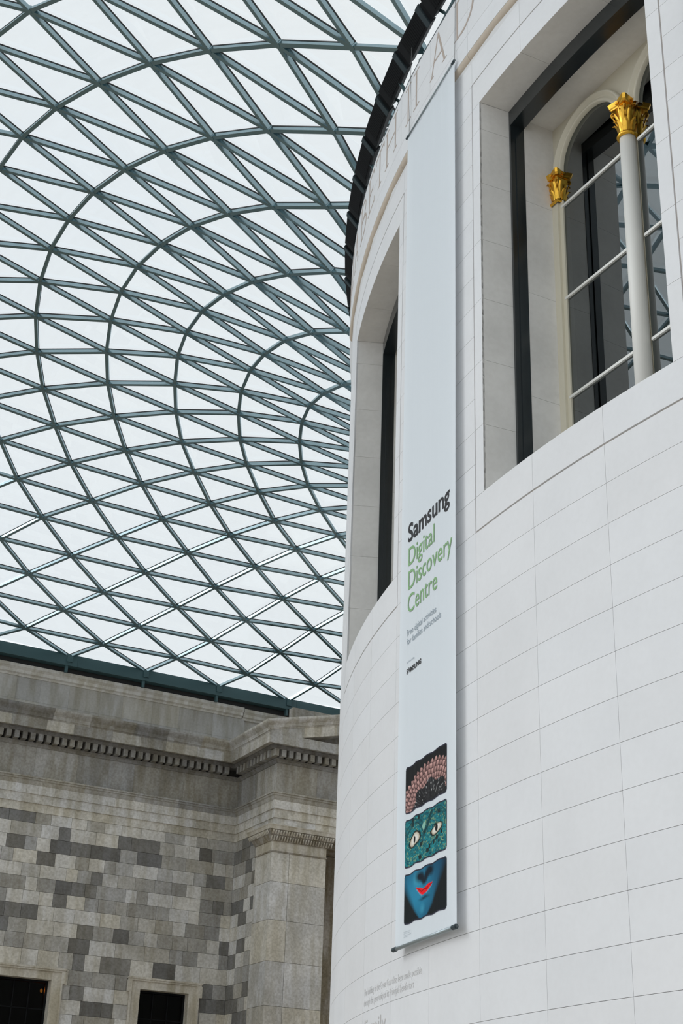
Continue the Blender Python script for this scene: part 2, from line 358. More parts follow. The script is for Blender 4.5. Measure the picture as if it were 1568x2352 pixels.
# ------------------------------------------------------------------ drum windows
def gold_capital(parent, base, h, r, flat):
    """Corinthian capital: necking ring, bell, two rows of acanthus, corner volutes, abacus with rosettes"""
    bx, by, bz = base
    root = obj('capital', [(bx-.01, by-.01, bz), (bx+.01, by-.01, bz), (bx+.01, by+.01, bz), (bx, by, bz+.01)], [(0, 2, 1), (0, 1, 3), (1, 2, 3), (2, 0, 3)], M['gold'], parent)
    me = MB(); N = 20
    prof = [(.86, 0), (1.08, .02), (1.12, .05), (1.05, .085), (.84, .10), (.80, .12), (.80, .5), (.88, .66), (1.05, .8), (1.0, .83)]
    if flat: N = 4; prof = [(a*1.12, z) for a, z in prof]
    v, f = [], []
    off = math.pi/4 if flat else 0
    for a, z in prof:
        for i in range(N):
            t = 2*math.pi*i/N+off; v.append((bx+a*r*math.cos(t)*(1.0), by+a*r*math.sin(t), bz+z*h))
    for k in range(len(prof)-1):
        for i in range(N): f.append((k*N+i, k*N+(i+1) % N, (k+1)*N+(i+1) % N, (k+1)*N+i))
    me.add(v, f)
    def leaf(t, z0, z1, w, out):
        d = np.array([math.cos(t), math.sin(t), 0]); s = np.array([-d[1], d[0], 0]); vv, ff = [], []
        ks = [(0, .80, .5), (.35, .90, 1.0), (.7, 1.0, .85), (.92, 1.22+out, .55), (1.0, 1.34+out, .3), (.9, 1.42+out, .12)]
        for u, rr, ww in ks:
            c = np.array([bx, by, bz+(z0+(z1-z0)*u)*h])+d*rr*r
            for e, dd in ((-1, -.06), (-.5, -.01), (0, .07), (.5, -.01), (1, -.06)): vv.append(c+s*e*ww*w*r+d*dd*r)
        for k in range(len(ks)-1):
            for e in range(4): ff.append((k*5+e, k*5+e+1, (k+1)*5+e+1, (k+1)*5+e))
        return vv, ff
    nl = 8
    for i in range(nl):
        a = MB(); a.add(*leaf(2*math.pi*i/nl+off, .10, .42, .36, 0)); a.build('acanthus_leaf', M['gold'], root, smooth=True)
        a = MB(); a.add(*leaf(2*math.pi*(i+.5)/nl+off, .14, .68, .34, .05)); a.build('acanthus_leaf', M['gold'], root, smooth=True)
    for i in range(4):                           # corner volutes
        t = math.pi/4+i*math.pi/2; d = np.array([math.cos(t), math.sin(t), 0]); a = MB(); s = np.array([-d[1], d[0], 0]); pts = []
        c = np.array([bx, by, bz+.72*h])+d*1.28*r
        for q in range(22):
            an = -1.2+q*.62; rr = .27*r*(1-q/25); pts.append(c+d*rr*math.cos(an)+np.array([0, 0, rr*math.sin(an)*1.1]))
        st = np.array([bx, by, bz+.35*h])+d*.86*r; pts = [st, (st+pts[0])/2+d*(-.02*r)]+pts
        for p, q in zip(pts, pts[1:]): a.tube(p-s*.07*r, q-s*.07*r, .075*r, 6); a.tube(p+s*.07*r, q+s*.07*r, .075*r, 6)
        a.build('volute', M['gold'], root, smooth=True)
    a = MB(); v, f = [], []                     # abacus with concave sides and cut corners
    for z, k in ((.83, 1.0), (.87, 1.0), (.89, 1.1), (1.0, 1.22)):
        for i in range(4):
            t = math.pi/4+i*math.pi/2; d = np.array([math.cos(t), math.sin(t)]); s = np.array([-d[1], d[0]])
            for e in (-.16, .16): q = d*1.5*k*r+s*e*r; v.append((bx+q[0], by+q[1], bz+z*h))
            t2 = t+math.pi/4; q = np.array([math.cos(t2), math.sin(t2)])*.92*k*r; v.append((bx+q[0], by+q[1], bz+z*h))
    for k in range(3):
        for i in range(12): f.append((k*12+i, k*12+(i+1) % 12, (k+1)*12+(i+1) % 12, (k+1)*12+i))
    f += [tuple(range(12))[::-1], tuple(range(36, 48))]
    a.add(v, f); a.build('abacus', M['gold'], root)
    for i in range(4):                           # rosette on each side of the abacus
        t = i*math.pi/2; d = np.array([math.cos(t), math.sin(t), 0]); s = np.array([-d[1], d[0], 0]); c = np.array([bx, by, bz+.92*h])+d*1.05*r; a = MB()
        for q in range(6):
            an = q*math.pi/3; e = s*math.cos(an)+np.array([0, 0, math.sin(an)]); n_ = s*-math.sin(an)+np.array([0, 0, math.cos(an)])
            a.add([c, c+e*.16*r+n_*.09*r+d*.10*r, c+e*.32*r+d*.12*r, c+e*.16*r-n_*.09*r+d*.10*r, c+d*-.1*r], [(0, 1, 2), (0, 2, 3), (4, 2, 1), (4, 3, 2), (4, 1, 0), (4, 0, 3)])
        a.tube(c, c+d*.14*r, .07*r, 8); a.build('rosette', M['gold'], root)
    me.build('bell', M['gold'], root, smooth=not flat)
    return root

def drum_window(name, azc, label, group=None):
    root = empty(name, label, 'window', kind='structure')
    zB, zT, OP = 10.0, 16.5, OPEN
    # outer stone reveal, 0.5 m deep, in blocks 1 m high
    for s in (-1, 1):
        az = azc+s*OP
        for z0 in [10+w for w in range(6)]+[16.0]:
            z1 = min(z0+1, zT); e = s*.08
            v = [pol(r, a, z) for z in (z0+.002, z1-.002) for r, a in ((R0-.001, az), (21.5, az), (21.5, az+e), (R0-.001, az+e))]
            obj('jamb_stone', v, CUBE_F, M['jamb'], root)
    ed = [azc-OP, azc-1.8, azc+1.8, azc+OP]
    for a0, a1 in zip(ed, ed[1:]):
        nn = 5
        for zz, th, nm in ((zT, .05, 'soffit_stone'), (zB, -.05, 'sill_stone')):
            v, f = [], []
            for a in np.linspace(a0+.006, a1-.006, nn): v += [pol(R0-.001, a, zz), pol(21.5, a, zz), pol(21.5, a, zz+th), pol(R0-.001, a, zz+th)]
            for i in range(nn-1):
                for j in range(4): f.append((i*4+j, (i+1)*4+j, (i+1)*4+(j+1) % 4, i*4+(j+1) % 4))
            f += [(0, 1, 2, 3), tuple((nn-1)*4+q for q in (3, 2, 1, 0))]
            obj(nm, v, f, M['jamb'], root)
    # dark steel lining: head beam hanging 0.28 m, side linings to the old wall
    zH, RI = 16.22, 21.27
    nn = 9; v, f = [], []
    for a in np.linspace(azc-OP, azc+OP, nn): v += [pol(21.5, a, zT), pol(21.5, a, zH), pol(RI, a, zH), pol(RI, a, zT)]
    for i in range(nn-1):
        for j in range(4): f.append((i*4+j, (i+1)*4+j, (i+1)*4+(j+1) % 4, i*4+(j+1) % 4))
    f += [(0, 1, 2, 3), tuple((nn-1)*4+q for q in (3, 2, 1, 0))]
    obj('steel_head', v, f, M['steel'], root)
    for s in (-1, 1):
        a0, a1 = azc+s*OP, azc+s*(OP-.12)
        v = [pol(r, a, z) for z in (zB, zT) for r, a in ((21.5, a0), (21.5, a1), (RI, a1), (RI, a0))]
        o = obj('steel_lining', v, CUBE_F, M['steel'], root)
        v = [pol(r, a, z) for z in (zB, zH) for r, a in ((21.42, a1), (21.42, a1-s*.05), (21.36, a1-s*.05), (21.36, a1))]
        obj('steel_rib', v, CUBE_F, M['steel'], o)
    # old masonry reveal behind
    PD = 20.62                                     # distance of the arched frame plane from the axis
    n_ = np.array(pol(1, azc)); t_ = np.array([-n_[1], n_[0], 0])      # t_ points to growing azimuth (right in the photo)
    def P(u, d, z): return tuple(n_*d+t_*u+np.array([0, 0, z]))
    H = 16.42
    for s in (-1, 1):
        for z0, z1 in ((10, 11.6), (11.6, 13.3), (13.3, 14.9), (14.9, H)):
            u0 = s*21.27*math.sin(math.radians(OP-.1)); u1 = s*1.745; d0 = 21.27*math.cos(math.radians(OP)); d1 = PD-.05
            v = [P(u, d, z) for z in (z0+.002, z1-.002) for u, d in ((u0, d0), (u1, d1), (u1+s*.1, d1), (u0+s*.1, d0))]
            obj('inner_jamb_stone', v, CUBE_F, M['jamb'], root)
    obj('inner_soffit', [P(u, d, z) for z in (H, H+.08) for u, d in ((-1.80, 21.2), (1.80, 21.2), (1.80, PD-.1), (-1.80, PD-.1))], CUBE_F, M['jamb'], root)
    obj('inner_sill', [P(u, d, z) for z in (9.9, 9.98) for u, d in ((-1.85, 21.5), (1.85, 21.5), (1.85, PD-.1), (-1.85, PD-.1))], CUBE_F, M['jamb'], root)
    # cream arched frame: spandrel, mouldings, pilasters, column
    cs, rad, sp = (-.865, .865), .655, 15.50
    sv, sf = [], []
    fr = MB()
    for c in cs:
        N = 20; ts = np.linspace(math.pi, 0, N+1)
        for d, flip in ((PD+.04, False), (PD-.06, True)):
            vv = []
            for t in ts: vv += [P(c+rad*math.cos(t), d, sp+rad*math.sin(t)), P(c+.8726*math.cos(t) if abs(math.cos(t)) > 1.1 else c+rad*math.cos(t), d, H+.04)]
            ff = [(2*i, 2*i+2, 2*i+3, 2*i+1) for i in range(N)]
            fr.add(vv, [q[::-1] for q in ff] if flip else ff)
        vv = []
        for t in ts: vv += [P(c+rad*math.cos(t), PD+.04, sp+rad*math.sin(t)), P(c+rad*math.cos(t), PD-.06, sp+rad*math.sin(t))]
        fr.add(vv, [(2*i, 2*i+1, 2*i+3, 2*i+2) for i in range(N)])
    for u0, u1 in ((-1.76, cs[0]-rad), (cs[0]+rad, cs[1]-rad), (cs[1]+rad, 1.76)):
        fr.add([P(u, d, z) for z in (sp, H+.04) for u, d in ((u0, PD+.04), (u1, PD+.04), (u1, PD-.06), (u0, PD-.06))], CUBE_F)
    fr.build('spandrel', M['cream'], root)
    for c in cs:
        N = 28; prof = [(0.0, .04), (0.0, .10), (.02, .115), (.05, .10), (.075, .07), (.10, .075), (.125, .125), (.15, .13), (.165, .10), (.165, .04)]
        v, f = [], []; k = len(prof)
        for t in np.linspace(math.pi, 0, N+1): v += [P(c+(rad+a)*math.cos(t), PD+b_, sp+(rad+a)*math.sin(t)) for a, b_ in prof]
        for i in range(N):
            for j in range(k-1): f.append((i*k+j, i*k+j+1, (i+1)*k+j+1, (i+1)*k+j))
        obj('arch_moulding', v, f, M['cream'], root, smooth=True)
    for s in (-1, 1):
        mb = MB()
        mb.add([P(u, d, z) for z in (zB-.05, 14.98) for u, d in ((s*1.76, PD+.10), (s*1.62, PD+.10), (s*1.62, PD-.06), (s*1.76, PD-.06))], CUBE_F)
        mb.add([P(u, d, z) for z in (zB-.05, 14.98) for u, d in ((s*1.62, PD+.06), (s*1.545, PD+.06), (s*1.545, PD-.06), (s*1.62, PD-.06))], CUBE_F)
        mb.build('pilaster', M['cream'], root)
        gold_capital(root, P(s*1.66, PD+.04, 14.96), .55, .115, True)
    cb = P(0, PD+.10, zB-.05); ct = P(0, PD+.10, 14.99)
    mb = MB(); mb.tube(cb, ct, .122, 28, .112); o = mb.build('column', M['white'], root, smooth=True)
    gold_capital(root, P(0, PD+.10, 14.97), .62, .135, False)
    mb = MB(); mb.add([P(u, d, z) for z in (zB-.05, sp) for u, d in ((-.14, PD+.01), (.14, PD+.01), (.14, PD-.06), (-.14, PD-.06))], CUBE_F); mb.build('mullion', M['cream'], root)
    for c in cs:                                   # glazing: white transoms and panes between them
        lev = [zB-.05, 11.65, 13.27, 14.88]
        for z in lev[1:]:
            obj('transom', [P(u, d, zz) for zz in (z-.02, z+.02) for u, d in ((c-.72, PD+.065), (c+.72, PD+.065), (c+.72, PD), (c-.72, PD))], CUBE_F, M['white'], root)
        for z0, z1 in zip(lev, lev[1:]+[sp]):
            obj('pane', [P(u, PD+.035, z) for u, z in ((c-.74, z0), (c+.74, z0), (c+.74, z1), (c-.74, z1))], [(0, 1, 2, 3)], M['glass'], root)
        v = [P(c, PD+.035, sp)]+[P(c+(rad+.005)*math.cos(t), PD+.035, sp+(rad+.03)*math.sin(t)) for t in np.linspace(0, math.pi, 19)]
        obj('pane', v, [(0, i, i+1) for i in range(1, 19)], M['glass'], root)
    # dim room behind the glass
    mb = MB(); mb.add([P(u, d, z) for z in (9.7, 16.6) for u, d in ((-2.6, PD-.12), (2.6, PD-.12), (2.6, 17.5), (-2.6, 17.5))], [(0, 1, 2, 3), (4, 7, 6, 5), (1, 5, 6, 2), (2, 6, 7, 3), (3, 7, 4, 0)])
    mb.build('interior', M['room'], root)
    return root
drum_window('window_1', WC, 'large square drum window with gilded capitals right of the white banner')
drum_window('window_2', WC-18, 'large square drum window seen edge-on left of the white banner')

# ------------------------------------------------------------------ hanging banner
BAZ, BD = 170.9, 22.09
bn = np.array(pol(1, BAZ)); bt = np.array([-bn[1], bn[0], 0])
def B(u, z, off=0.0): return tuple(bn*(BD+off)+bt*u+np.array([0, 0, z]))
BU0, BU1, BZ0, BZ1 = -0.934, 0.991, 4.58, 17.742  # banner, lettering and picture coordinates scaled about the camera onto this plane
ban = empty('banner', 'tall white cloth banner with green and black lettering hanging on the drum', 'banner', B(.11, BZ0))
def wr(u, z): return .0035*math.sin(u*19+.3*math.sin(z*.35))*(.5+.5*math.sin(z*.45+u*2))+.0012*math.sin(u*41+z*.12)+.003*math.sin(u*7-z*.6)
nu, nz = 110, 90; v, f = [], []
for j in range(nz+1):
    for i in range(nu+1):
        u = BU0+(BU1-BU0)*i/nu; z = BZ0+(BZ1-BZ0)*j/nz; v.append(B(u, z, wr(u, z)))
for j in range(nz):
    for i in range(nu): f.append((j*(nu+1)+i, j*(nu+1)+i+1, (j+1)*(nu+1)+i+1, (j+1)*(nu+1)+i))
cl = obj('cloth', v, f, M['cloth'], ban, smooth=True)
for z, r, nm in ((BZ1+.01, .016, 'top_bar'), (BZ0-.01, .024, 'bottom_bar')):
    mb = MB(); mb.tube(B(BU0-.03, z, .016), B(BU1+.03, z, .016), r, 10); o = mb.build(nm, M['bar'], ban, smooth=True)
    for u in (BU0-.03, BU1-.07):
        mb = MB(); mb.tube(B(u, z, .016), B(u+.10, z, .016), r*1.25, 10); mb.build('bar_cap', M['barend'], o)
for u in (BU0+.02, BU1-.02):
    mb = MB(); mb.tube(B(u, BZ1, -.01), B(u, 19.75, -.03), .004, 5); mb.build('hanging_wire', M['wire'], ban)
def banner_text(name, body, u0, u1, zb, cap, mat, bold=0.0, label=None):
    v, f = text_mesh(body, 1.0, bold)
    ch = text_mesh('H', 1.0, bold)[0]; s = cap/ch[:, 1].max()
    sx = (u1-u0)/(v[:, 0].max()-v[:, 0].min())
    Pn = []
    for p in v: u_, z_ = u0+(p[0]-v[:, 0].min())*sx, zb+p[1]*s; Pn.append(B(u_, z_, wr(u_, z_)+.006))
    o = obj(name, Pn, f, mat, ban, kind='stuff' if cap < .1 and name != 'logo_text' else None)
    if label: o['label'] = label
banner_text('heading_text', 'Samsung', -0.666, 0.805, 10.168, 0.2764, M['ink'], .018, 'black heading word')
banner_text('heading_text', 'Digital', -0.64, 0.292, 9.791, 0.2764, M['green'], .004, 'green heading word')
banner_text('heading_text', 'Discovery', -0.637, 0.882, 9.425, 0.2814, M['green'], .004, 'green heading word')
banner_text('heading_text', 'Centre', -0.65, 0.383, 9.07, 0.2714, M['green'], .004, 'green heading word')
banner_text('small_text', 'Free digital activities', -0.666, 0.354, 8.741, 0.0884, M['greyprint'], -.004, 'thin grey line of text')
banner_text('small_text', 'for families and schools', -0.663, 0.512, 8.608, 0.0884, M['greyprint'], -.004, 'thin grey line of text')
banner_text('small_text', 'Sponsored by', -0.661, -0.397, 8.339, 0.0281, M['greyprint'], 0, 'tiny grey line of text')
banner_text('logo_text', 'S\u039bMSUNG', -0.666, -0.147, 8.186, 0.0694, M['ink'], .03, 'bold black wordmark')
for i, (t_, w) in enumerate((('Photographs of objects in the', .23), ('museum collection. Images', .20), ('reproduced with permission', .25), ('of the trustees', .15))):
    banner_text('credit_text', t_, -0.647, -0.647+w, 4.738-.019*i-(.006 if i > 1 else 0), .010, M['greyprint'])

# three printed tablet pictures: colours of the print are computed on a fine grid
def hsh(a, c=0.0): x = math.sin(a*127.1+c*311.7)*43758.5453; return x-math.floor(x)
def mixc(a, b, t): t = max(0., min(1., t)); return [x+(y-x)*t for x, y in zip(a, b)]
def pic_ruff(s, t):
    c = [.006, .007, .008]
    e = math.hypot((s-.62)/.74, (t+.12)/.94); a = math.atan2((t+.12)/.94, (s-.62)/.74)
    if e < .70:
        g = .5+.5*math.sin(a*60); c = mixc([.006, .006, .007], [.07, .07, .075], g*.8*hsh(int(a*30), int(e*9)))
        if hsh(int(a*40), int(e*26)) > .955 and e > .3: c = [.4, .4, .4]
    row = (e-.60)/.115; k = math.floor(row); ph = a*8.5+(k % 2)*.5+.25*math.sin(k*7.3); n_ = math.floor(ph); fr = ph-n_; rr_ = row-k
    tip = .96+.07*(1-abs(fr-.5)*2)+.03*hsh(n_, 3)
    if .60+.05*math.sin(a*9) < e < tip:
        q = hsh(n_, k); xx = (fr-.5)*2; lobe = 1-abs(xx)**1.6*.9; fold = .5+.5*math.sin(xx*9+rr_*7+q*6)
        sh = lobe*(.25+.6*rr_)*(.55+.45*fold)*(.8+.4*q)
        c = mixc([.05, .016, .018], [.80, .47, .42], sh*1.25)
        if abs(xx) > .88 or rr_ < .10: c = [.03, .012, .014]
    return c
def pic_mosaic(s, t):
    gx, gy = s*46+1.3*math.sin(t*9), t*34+1.5*math.sin(s*7); q = hsh(math.floor(gx), math.floor(gy)); q2 = hsh(math.floor(gx*.35), math.floor(gy*.35))
    c = mixc([.003, .07, .10], [.02, .34, .37], q*.75+q2*.3)
    if q > .84: c = [.20, .36, .22]
    if q2 > .94: c = [.01, .03, .03]
    if gx-math.floor(gx) < .16 or gy-math.floor(gy) < .16: c = [x*.5 for x in c]
    for ex, ey, tl, fl in ((.25, .50, .9, 1.0), (.76, .52, .6, .25)):
        dx, dy = s-ex, (t-ey)
        d = math.hypot(dx/.21, (dy-.05)/.30)
        if .9 < d < 1.25 and dy > -.02: c = mixc([.003, .05, .06], c, .15 if d < .98 or d > 1.17 else .75)
        dy = dy-tl*.16*dx*2; yy = dy/.115 if dy < 0 else dy/(.105*fl+.045)
        al = math.hypot(dx/.132, yy)
        if al < 1.14: c = [.012, .02, .015]
        if al < .90:
            c = mixc([.78, .77, .70], [.42, .33, .20], max(0, al-.5)*2)
            if math.hypot(dx/.03, (t-ey)/.072) < 1: c = [.006, .006, .006]
    if abs(s-.47)/.05+abs(t-.70)/.11 < 1: c = [.26, .50, .40]
    if abs(s-.57-(t-.72)*.35) < .02 and .58 < t < .95: c = [.005, .05, .055]
    for hx, hy in ((.70, .28), (.82, .24), (.35, .93), (.60, .22), (.88, .40)):
        if math.hypot((s-hx)/.02, (t-hy)/.045) < 1: c = [.005, .012, .012]
    return c
def pic_face(s, t):
    cx = .49-.02*(1-t); hl = .07+.50*min(1, t/.85)**.8; hr = .06+.46*min(1, t/.9)**.85
    fx = (cx-s)/hl if s < cx else (s-cx)/hr
    lit = math.exp(-((s-.30)/.42)**2-((t-.55)/.6)**2)
    c = mixc([.004, .045, .10], [.02, .24, .40], lit*1.05)
    c = mixc(c, [.06, .36, .50], .9-math.hypot((s-.33)/.16, (t-.80)/.22)*1.1)
    c = mixc(c, [.05, .33, .48], .8-math.hypot((s-.44)/.10, (t-.20)/.16))
    c = mixc(c, [.004, .008, .010], (fx-.72)/.30)
    for nx, ny in ((.38, .84), (.61, .88)): c = mixc(c, [.002, .01, .02], 1.45-math.hypot((s-nx)/.085, (t-ny)/.10))
    for q in range(5): y = .70+.035*q; c = mixc(c, [.002, .01, .02], 1.25-math.hypot((s-.49-(.018*q)*(1 if s > .49 else -1))/.055, (t-y)/.07))
    x = (s-.485)/.18
    if abs(x) < 1:
        lift = .08*x*x; up = .555+lift+.042*(1-x*x)*(.55+.45*math.cos(x*5.6+math.pi))+.012; lo = .54+lift-.085*(1-x*x)**1.5; md_ = .545+lift+.012*math.cos(x*9)
        if lo < t < up: c = [.9, .004, .010] if abs(t-md_) > .008 else [.12, 0, .004]
        elif lo-.03 < t <= lo and abs(x) > .25: c = mixc(c, [.45, .55, .62], .3)
    c = mixc(c, [.002, .025, .05], 1.05-math.hypot((s-.485)/.15, (t-.385)/.05))
    return c
for k, (fn, z0, z1, lab) in enumerate(((pic_ruff, 6.235, 6.864, 'printed picture of pink scales over dark hair'), (pic_mosaic, 5.532, 6.156, 'printed picture of a turquoise mosaic with two pale eyes'),
                                       (pic_face, 4.826, 5.454, 'printed picture of a blue lit chin with red lips'))):
    u0, u1 = -0.652, 0.717; nu, nz = 150, 84; rc = .055; v, f, cols = [], [], []
    def inside(u, z):
        du = max(u0+rc-u, u-(u1-rc), 0); dz = max(z0+rc-z, z-(z1-rc), 0); return math.hypot(du, dz) <= rc*1.02
    for j in range(nz+1):
        for i in range(nu+1):
            s, t = i/nu, j/nz; u = u0+(u1-u0)*s; z = z0+(z1-z0)*t; v.append(B(u, z+.006*math.sin(u*17), wr(u, z)+.0025))
            du = max(u0+rc-u, u-(u1-rc), 0); dz = max(z0+rc-z, z-(z1-rc), 0)
            ed = rc-math.hypot(du, dz) if du > 0 or dz > 0 else rc
            ed = min(rc-max(du, 0), rc-max(dz, 0), ed)
            c = fn(s, t)
            if ed < .018: c = [.02, .022, .035]
            if .0 <= ed < .005: c = [.16, .15, .22]
            cols.append((*c, 1))
    for j in range(nz):
        for i in range(nu):
            u = u0+(u1-u0)*(i+.5)/nu; z = z0+(z1-z0)*(j+.5)/nz
            if inside(u, z): f.append((j*(nu+1)+i, j*(nu+1)+i+1, (j+1)*(nu+1)+i+1, (j+1)*(nu+1)+i))
    o = obj('printed_picture', v, f, M['print'], ban); o['label'] = lab
    ca = o.data.color_attributes.new('print', 'FLOAT_COLOR', 'POINT'); ca.data.foreach_set('color', np.array(cols, 'f').ravel())

# a second, black banner whose edge just enters the frame at the upper right
BAZ2 = BAZ+18; bn2 = np.array(pol(1, BAZ2)); bt2 = np.array([-bn2[1], bn2[0], 0])
def B2(u, z, off=0.0): return tuple(bn2*(BD+off)+bt2*u+np.array([0, 0, z]))
ban2 = empty('banner', 'black cloth banner whose edge shows in the upper right corner', 'banner', B2(0, BZ0))
v, f = [], []
for j in range(21):
    for i in range(11): v.append(B2(-.92+1.85*i/10, BZ0+(BZ1-BZ0)*j/20, .003*math.sin(i*2.1)))
for j in range(20):
    for i in range(10): f.append((j*11+i, j*11+i+1, (j+1)*11+i+1, (j+1)*11+i))
o = obj('cloth', v, f, M['blackcloth'], ban2, smooth=True); md = o.modifiers.new('thickness', 'SOLIDIFY'); md.thickness = .004
for z, nm in ((BZ1+.01, 'top_bar'), (BZ0-.01, 'bottom_bar')):
    mb = MB(); mb.tube(B2(-.94, z), B2(.95, z), .018, 10); mb.build(nm, M['bar'], ban2, smooth=True)

# ------------------------------------------------------------------ courtyard facade (wall_left)
YW, YP, XP = 37.35, 34.05, -9.22            # wall plane, front and side plane of the projecting portico
fac = empty('wall_left', 'weathered grey stone courtyard facade with cornice, pier and block masonry', 'wall', kind='structure')
def gcol(base, j=.06):
    k = min(.84, 2.0*base*(1+rnd.uniform(-j, j))); w = rnd.choice([-.06, -.04, -.02, 0, .02, .06]); return (k*1.0, k*(.965-w*.3), k*(.90-w))
def tone(x, z):
    q = rnd.random(); dark = 1.0
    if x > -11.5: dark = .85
    if q < .30: return gcol((.40+.10*rnd.random())*dark**.5)
    if q < .72: return gcol((.235+.10*rnd.random())*dark)
    return gcol((.11+.06*rnd.random())*dark)
WIN = [(-17.51, -15.71), (-12.50, -10.66)]; FR = .39; EAR = .10; ZWT, ZFT, ZEAR = 8.15, 8.54, 8.04
rows = [13.70, 13.32, 12.85, 12.38, 11.92, 11.47, 11.01, 10.55, 10.07, 9.59, 9.09, 8.54, 8.04, 7.57, 7.10, 6.63, 6.16, 5.69]
XL = -21.0
for zt, zb in zip(rows, rows[1:]):
    x = XL-rnd.uniform(0, .6)
    holes = []
    if zt <= ZFT+.01:
        ex = EAR if zt > ZEAR+.01 else 0
        holes = [(a-FR-ex, b_+FR+ex) for a, b_ in WIN]
    while x < XP:
        w = rnd.choice([.42, .5, .58, .66, .75, .85, .95, 1.1]); x1 = min(x+w, XP)
        if XP-x1 < .25: x1 = XP
        segs = [(max(x, XL), x1)]
        for h0, h1 in holes:
            ns = []
            for a, b_ in segs:
                if b_ <= h0 or a >= h1: ns.append((a, b_)); continue
                if a < h0-.02: ns.append((a, h0))
                if b_ > h1+.02: ns.append((h1, b_))
            segs = ns
        for a, b_ in segs:
            if b_-a > .04: block('stone_block', a+.005, b_-.005, YW+rnd.uniform(-.006, .006), YW+.4, zb+.005, zt-.005, M['old'], fac, tone((a+b_)/2, zb))
        x = x1
# return wall of the portico, facing left, and the pier (anta) at its end
for zt, zb in zip(rows, rows[1:]):
    y = YW; flip = rnd.random() < .5
    cutsY = [YW, YW-(.65 if flip else 1.05), YW-(1.35 if flip else 1.6), 35.3]
    for a, b_ in zip(cutsY, cutsY[1:]): block('stone_block', XP+rnd.uniform(-.003, .003), XP+.4, b_+.005, a-.005, zb+.005, zt-.005, M['old'], fac, tone(-12, zb))
XA0, XA1, XAJ = -9.27, -7.10, -8.57
zj = [12.80, 11.76, 10.45, 9.06, 7.60, 6.2, 4.8]
pier = [gcol(.40), gcol(.52), gcol(.45), gcol(.38), gcol(.33), gcol(.38)]
for k, (zt, zb) in enumerate(zip(zj, zj[1:])):
    block('pier_stone', XA0, XAJ-.009, YP, 35.38, zb+.006, zt-.006, M['old'], fac, pier[k])
    block('pier_stone', XAJ+.006, XA1, YP, 35.38, zb+.006, zt-.006, M['old'], fac, gcol(.43, .16))
# pier capital
cap = obj('pier_capital', box_v(XA0-.005, XA1+.005, YP-.005, 35.38, 12.80, 13.70), CUBE_F, M['frame'], fac)
def collar(name, z0, z1, e0, e1, mat, par=cap):
    v = box_v(XA0-e0, XA1+e0, YP-e0, 35.38+e0, z0, z1); t = box_v(XA0-e1, XA1+e1, YP-e1, 35.38+e1, z0, z1); return obj(name, v[:4]+t[4:], CUBE_F, mat, par)
collar('astragal', 12.785, 12.83, .03, .04, M['oldp']); collar('lower_ornament', 13.17, 13.36, .035, .14, M['oldp']); collar('upper_ornament', 13.36, 13.54, .15, .22, M['oldp']); collar('abacus', 13.54, 13.66, .25, .27, M['frame']); collar('abacus_fillet', 13.66, 13.70, .28, .29, M['frame'])
eg = MB()
for x in np.arange(XA0-.15, XA1+.15, .105):
    eg.add([(x+a, YP-d, z) for a, d, z in ((.015, .20, 13.37), (.09, .20, 13.37), (.085, .27, 13.5), (.02, .27, 13.5), (.05, .285, 13.45))], [(0, 1, 4), (1, 2, 4), (2, 3, 4), (3, 0, 4)])
    eg.add([(x+a, YP-d, z) for a, d, z in ((.03, .09, 13.18), (.075, .09, 13.18), (.075, .16, 13.33), (.03, .16, 13.33), (.052, .18, 13.27))], [(0, 1, 4), (1, 2, 4), (2, 3, 4), (3, 0, 4)])
for y in np.arange(YP-.15, 35.5, .105):
    eg.add([(XA0-d, y+a, z) for a, d, z in ((.015, .20, 13.37), (.09, .20, 13.37), (.085, .27, 13.5), (.02, .27, 13.5), (.05, .285, 13.45))], [(0, 4, 1), (1, 4, 2), (2, 4, 3), (3, 4, 0)])
eg.build('egg_and_dart', M['frame'], cap, kind='stuff')
# shaded portico behind the pier
block('portico_back_wall', -7.6, 6, YW, YW+.4, 0, 13.7, M['oldp'], fac); block('portico_ceiling', XP+.02, 6, YP+.02, YW+.3, 13.72, 13.95, M['oldp'], fac)
block('pier_core', XP+.05, XA1-.02, YP+.05, 35.36, 0, 13.7, M['oldp'], fac); block('return_core', XP+.4, -8.2, 35.0, YW+.4, 0, 13.7, M['oldp'], fac)
block('far_wall', -46, XL, YW, YW+.5, 0, 13.7, M['oldp'], fac); block('back_wall', -46, 6, 39.2, 39.6, 0, 19, M['room'], fac)
block('wall_foot', XL, -7, YW+.02, YW+.4, 0, 5.69, M['oldp'], fac)
